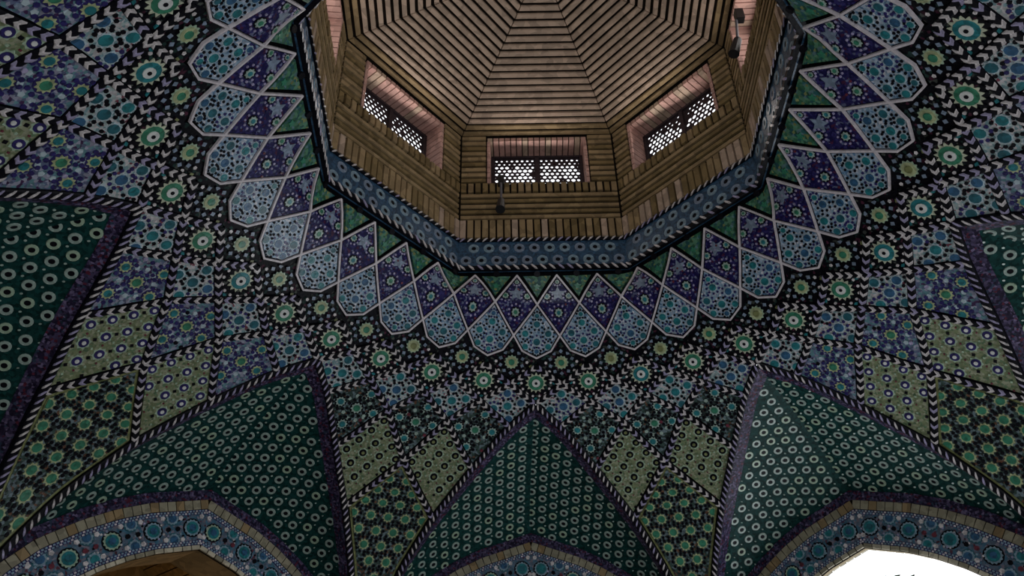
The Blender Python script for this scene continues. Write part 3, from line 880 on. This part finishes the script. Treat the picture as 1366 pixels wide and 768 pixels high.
# ================================================================== LANTERN
def side_frame(i):                             # i-th wall of the lantern; x to the right seen from inside, origin at the first corner, z = 0
    a, b = RING[(i+1) % 8], RING[i]            # RING runs anticlockwise seen from below: swap so x runs rightwards
    a, b = RING[i], RING[(i-1) % 8]
    L = np.linalg.norm(b-a); x = np.array([*(b-a)/L, 0.0])
    return Flat(np.array([a[0], a[1], 0.0]), x, np.array([0, 0, 1.0])), L
LN = {0: 'above the central arch', 1: 'first wall clockwise', 2: 'second wall clockwise', 3: 'third wall clockwise', 4: 'opposite the central arch', 5: 'third wall anticlockwise', 6: 'second wall anticlockwise', 7: 'first wall anticlockwise'}
LSIDE = {0: 'front', 1: 'front_left', 2: 'left', 3: 'back_left', 4: 'back', 5: 'back_right', 6: 'right', 7: 'front_right'}
ZTOP, ZS1, ZS2, ZW0, ZW1 = 3.505, 2.845, 3.045, 3.122, 3.462
wn = 0
for i in range(8):
    fr, L = side_frame(i); wn += 1
    # tiled ring band
    t = empty('ring_band', fr.map([(L/2, ZRING)], 0)[0], label='blue tiled band with two rows of rings round the opening, '+LN[i], cat='tile band', group='blue tile bands of the lantern ring')
    g = Geo(); prism(g, fr, np.array([(0, ZRING+.0), (L, ZRING+.0), (L, ZBAND), (0, ZBAND)]), -.05, 0, 'bandblue'); prism(g, fr, np.array([(-.05, ZRING-.02), (L+.05, ZRING-.02), (L+.05, ZBAND+.01), (-.05, ZBAND+.01)]), -.10, -.03, 'shell'); build('tile_ground', g, t)
    nr = int(round(L/.083)); z0 = ZRING+.040; zh = ZBAND-.030
    for row, z in enumerate((z0+.034, zh-.034)):
        for j in range(nr-(row)):
            u = (j+.5+.5*row)*L/nr
            shared('ring_tile', random.choice(BANDRING), frame_matrix(fr.map([(u, z)], 0)[0], fr.x, fr.y), t)
    for zc, h, sd, hh in ((ZRING+.014, .022, 1, .019), (ZBAND-.012, .012, -1, .012)):
        g = Geo(); p = [(0, zc-hh), (L, zc-hh), (L, zc+hh), (0, zc+hh)]
        V = np.concatenate([fr.map(p, -.04), fr.map([(0, zc-hh*.5), (L, zc-hh*.5), (L, zc+hh*.5), (0, zc+hh*.5)], h)])
        g.add(V, [[4, 5, 6, 7], [0, 1, 5, 4], [3, 7, 6, 2], [0, 4, 7, 3], [1, 2, 6, 5]], 'black'); build('rope_bead', g, t)
        nb = int(L/(.047 if sd > 0 else .040))
        for j in range(nb):
            u = (j+.5)*L/nb
            shared('braid_tile', BT['leaf', sd, 'cream' if random.random() < .75 else 'lilac'], frame_matrix(fr.map([(u, zc)], h-.001)[0], fr.y, -fr.x) @ Matrix.Scale(1.18 if sd > 0 else .95, 4), t)
    # brick wall of the lantern
    wl = empty('wall_lantern_'+LSIDE[i], fr.map([(L/2, 3.1)], 0)[0], kind='structure', label='brick wall of the lantern with a latticed window, '+LN[i])
    o0, o1 = L/2-.30, L/2+.30
    g = Geo()
    for q in ([(-.07, ZBAND), (L+.07, ZBAND), (L+.07, ZW0), (-.07, ZW0)], [(-.07, ZW0), (o0, ZW0), (o0, ZTOP+.21), (-.07, ZTOP+.21)], [(o1, ZW0), (L+.07, ZW0), (L+.07, ZTOP+.21), (o1, ZTOP+.21)], [(o0, ZW1+.02), (o1, ZW1+.02), (o1, ZTOP+.21), (o0, ZTOP+.21)]):
        prism(g, fr, np.array(q), -.17, -.012, 'shaded_mortar')
    build('mortar_bed', g, wl)
    def brick(u0, u1, z0, z1, m, h=0.0, name='brick', par=wl, d=-.02):
        g = Geo(); b = .0022
        V = np.concatenate([fr.map([(u0, z0), (u1, z0), (u1, z1), (u0, z1)], d), fr.map([(u0+b, z0+b), (u1-b, z0+b), (u1-b, z1-b), (u0+b, z1-b)], h)])
        g.add(V, [[4, 5, 6, 7], [0, 1, 5, 4], [1, 2, 6, 5], [2, 3, 7, 6], [3, 0, 4, 7]], m); build(name, g, par)
    if i in (0, 1, 2, 6, 7, 3, 5):
        nb = int(L/.040)
        for j in range(nb):
            brick(j*L/nb+.003, (j+1)*L/nb-.003, ZBAND+.006, ZS1-.006, random.choice(['tanbrick', 'tanbrick', 'brownbrick', 'domebrick']), h=rng.uniform(.004, .010))
        for j in range(nb):
            brick(j*L/nb+.004, (j+1)*L/nb-.004, ZS2+.004, ZW0-.004, random.choice(['tanbrick', 'brownbrick', 'brownbrick']), h=rng.uniform(.0, .006))
        nc = 5
        for j in range(nc):
            z = ZS1+(ZS2-ZS1)*j/nc; z2 = ZS1+(ZS2-ZS1)*(j+1)/nc
            brick(.004, L-.004, z+.008, z2-.006, 'brownbrick' if j % 2 else 'tanbrick', name='brick_course')
        nc = 9
        for j in range(nc):
            z = ZW0+(ZTOP-ZW0)*j/nc; z2 = ZW0+(ZTOP-ZW0)*(j+1)/nc
            for a, b in ((.004, o0-.006), (o1+.006, L-.004)):
                brick(a, b, z+.008, z2-.005, 'tanbrick' if j % 3 else 'brownbrick', name='brick_course')
        # soffit of the window recess: bricks on edge
        ns = 17
        for j in range(ns):
            u0, u1 = o0+(o1-o0)*j/ns+.003, o0+(o1-o0)*(j+1)/ns-.003
            g = Geo(); V = np.concatenate([fr.map([(u0, ZW1-.006), (u1, ZW1-.006), (u1, ZW1+.02), (u0, ZW1+.02)], h) for h in (.0, -.13)])
            g.add(V, [[0, 1, 5, 4], [0, 4, 7, 3], [1, 2, 6, 5], [0, 3, 2, 1]], random.choice(['pinkbrick', 'pinkbrick', 'domebrick'])); build('brick', g, wl)
        for s, uj in ((1, o0), (-1, o1)):
            for j in range(8):
                z0_, z1_ = ZW0+(ZW1-ZW0)*j/8+.003, ZW0+(ZW1-ZW0)*(j+1)/8-.003
                g = Geo(); V = np.concatenate([fr.map([(uj, z0_), (uj+s*.018, z0_), (uj+s*.018, z1_), (uj, z1_)], h) for h in (-.004, -.13)])
                g.add(V, [[0, 1, 5, 4], [1, 5, 6, 2], [0, 1, 2, 3], [2, 3, 7, 6]], 'pinkbrick'); build('brick', g, wl)
    # latticed window: two pierced panes
    w = empty(f'window_{wn}', fr.map([(L/2, 3.3)], -.14)[0], kind='structure', label='pair of pierced lattice panes in the lantern wall, '+LN[i])
    g = Geo()
    for q in ([(o0, ZW0-.02), (o1, ZW0-.02), (o1, ZW0+.075), (o0, ZW0+.075)], [(o0, ZW1-.02), (o1, ZW1-.02), (o1, ZW1+.05), (o0, ZW1+.05)],
              [(o0-.02, ZW0), (o0+.036, ZW0), (o0+.036, ZW1), (o0-.02, ZW1)], [(o1-.036, ZW0), (o1+.02, ZW0), (o1+.02, ZW1), (o1-.036, ZW1)], [(L/2-.012, ZW0), (L/2+.012, ZW0), (L/2+.012, ZW1), (L/2-.012, ZW1)]):
        prism(g, fr, np.array(q), -.150, -.125, 'lattice')
    build('window_frame', g, w)
    for s in (-1, 1):
        a = L/2+.012 if s > 0 else o0+.036; b = o1-.036 if s > 0 else L/2-.012
        nx, nz = 8, 9; px, pz = (b-a)/nx, (ZW1-.02-ZW0-.075)/nz
        g = Geo()
        for jz in range(nz):
            for jx in range(-1, nx):
                c0 = a+(jx+.5)*px+(px/2 if jz % 2 else 0); z0_ = ZW0+.075+jz*pz
                if c0-px/2 < a-px*.55 or (jz % 2 == 0 and jx < 0): continue
                xl, xr = max(a, c0-px/2), min(b, c0+px/2)
                if xr-xl < px*.3: continue
                cx_, cz_ = (xl+xr)/2, z0_+pz/2; wr = min((xr-xl), px)
                R = min(wr, pz)*.5*rng.uniform(.62, .97)*(1 if jz < nz-2 else .7)
                if rng.random() < .05: R *= .3
                if wr < px*.7: R = wr*.2
                sq = []; ci = []
                for q in range(12):
                    an = q*math.pi/6+math.pi/12; ci.append((cx_+R*math.cos(an), cz_+R*math.sin(an)))
                    m_ = max(abs(math.cos(an)), abs(math.sin(an))); sq.append((cx_+(xr-xl)/2*math.cos(an)/m_, cz_+pz/2*math.sin(an)/m_))
                # make the square corners exact
                for q, (sx_, sz_) in ((1, (1, 1)), (4, (-1, 1)), (7, (-1, -1)), (10, (1, -1))): sq[q] = (cx_+sx_*(xr-xl)/2, cz_+sz_*pz/2)
                V = np.concatenate([fr.map(sq, -.14), fr.map(ci, -.14), fr.map(ci, -.145)])
                g.add(V, [[q, (q+1) % 12, 12+(q+1) % 12, 12+q] for q in range(12)]+[[12+q, 12+(q+1) % 12, 24+(q+1) % 12, 24+q] for q in range(12)], 'lattice')
        build('lattice_pane', g, w)

# corbelled brick ceiling of the lantern
roof = empty('ceiling', (0, 0, 3.55), kind='structure', label='ribbed octagonal brick ceiling of the lantern')
UP = RING*np.array([.955, .962])
def ring_pts(f): return UP*f
NCR = 23; pitch = 1.0/NCR
for j in range(-1, NCR-1):
    f0, f1 = 1-j*pitch-.007, 1-(j+1)*pitch+.011
    z = ZTOP+.004*j
    a, b = ring_pts(f0), ring_pts(f1)
    for i in range(8):
        i2 = (i-1) % 8; g = Geo(); e = .003
        t0, t1 = (a[i2]-a[i]), (b[i2]-b[i]); t0 = t0/np.linalg.norm(t0)*e; t1 = t1/np.linalg.norm(t1)*min(e, np.linalg.norm(t1)*.2)
        q = [a[i]+t0, a[i2]-t0, b[i2]-t1, b[i]+t1]
        V = np.array([(*p, z) for p in q]+[(*p, z+.014) for p in q])
        g.add(V, [[0, 1, 2, 3], [0, 4, 5, 1], [2, 6, 7, 3], [1, 5, 6, 2], [0, 3, 7, 4]], 'domebrick' if j > 0 else 'tanbrick')
        build('brick_course', g, roof)
g = Geo(); a = ring_pts(1-(NCR-1)*pitch-.006); V = np.array([(*p, ZTOP+.09) for p in a]); g.add(V, [list(range(8))], 'tanbrick'); build('keystone', g, roof)
g = Geo()
V = np.array([(*p, ZTOP+.005) for p in RING*1.02]+[(*(p*.5), ZTOP+.058) for p in UP]+[(0, 0, ZTOP+.106)])
g.add(V, [[i, (i+1) % 8, 8+(i+1) % 8, 8+i] for i in range(8)]+[[8+i, 8+(i+1) % 8, 16] for i in range(8)], 'shaded_mortar'); build('mortar_bed', g, roof)
g = Geo(); V = np.array([(*p, ZTOP+.2) for p in RING*1.06]); g.add(V, [list(range(8))], 'shaded_mortar'); build('roof_slab', g, roof)

# ================================================================== SMALL THINGS
def tube(g, p, q, r, m, n=12, r2=None):
    p, q = np.asarray(p, float), np.asarray(q, float); d = q-p; d /= np.linalg.norm(d)
    a = np.cross(d, [0, 0, 1.0] if abs(d[2]) < .9 else [1.0, 0, 0]); a /= np.linalg.norm(a); b = np.cross(d, a)
    an = np.arange(n)*2*math.pi/n; r2 = r if r2 is None else r2
    V = np.concatenate([p+r*(np.cos(an)[:, None]*a+np.sin(an)[:, None]*b), q+r2*(np.cos(an)[:, None]*a+np.sin(an)[:, None]*b)])
    g.add(V, [[i, (i+1) % n, n+(i+1) % n, n+i] for i in range(n)]+[list(range(n))[::-1], [n+i for i in range(n)]], m)
def spotlight(i, u, z, label):
    fr, L = side_frame(i)
    t = empty('spotlight', fr.map([(u, z)], 0)[0], label=label, cat='spotlight')
    g = Geo(); prism(g, fr, ngon(4, .026, (u, z+.12), math.pi/4, 1.9), -.01, .03, 'metal'); build('mounting_box', g, t)
    g = Geo(); a = fr.map([(u, z+.09)], .03)[0]; b = fr.map([(u, z-.10)], .055)[0]; tube(g, a, b, .007, 'greymetal'); build('arm', g, t)
    g = Geo(); a = fr.map([(u, z-.06)], .05)[0]; b = fr.map([(u-.005, z-.155)], .085)[0]; tube(g, a, b, .020, 'metal', 14, .027); build('lamp_head', g, t)
spotlight(0, .238, 3.0, 'black spotlight fixed under the latticed window above the central arch')
fr6, L6 = side_frame(6)
spotlight(6, .33, 3.19, 'black spotlight on the lantern wall two sides anticlockwise from the centre')

# leafy twig hanging outside the bright arch
d4 = azv(4); t4 = np.array([d4[1], -d4[0], 0])
bpx = d4*3.4+t4*(.11)
tw = empty('hanging_twig', bpx+np.array([0, 0, 1.35]), label='dark leafy twig against the white sky in the front right arch', cat='twig')
g = Geo(); tube(g, bpx+t4*-.20+np.array([0, 0, .95]), bpx+t4*-.30+np.array([0, 0, 1.26]), .005, 'leaf', 8); build('stem', g, tw)
for q, (du, z, ln, an) in enumerate([(-.355, 1.292, .012, .2), (-.305, 1.272, .045, 1.15), (-.22, 1.245, .05, .9), (-.29, 1.20, .05, -1.0), (-.17, 1.16, .05, 1.3)]):
    g = Geo(); f2 = Flat(bpx+t4*du+np.array([0, 0, z]), t4, np.array([0, 0, 1.0]))
    c_, s_ = math.cos(an), math.sin(an); p = star(3, 1, .8); base = [(0, 1), (.32, .4), (.34, -.3), (0, -1), (-.34, -.3), (-.32, .4)]
    prism(g, f2, ccw([(ln*(x*c_+y*s_), ln*(-x*s_+y*c_)) for x, y in base]), -.002, .002, 'leaf'); build('leaf', g, tw)
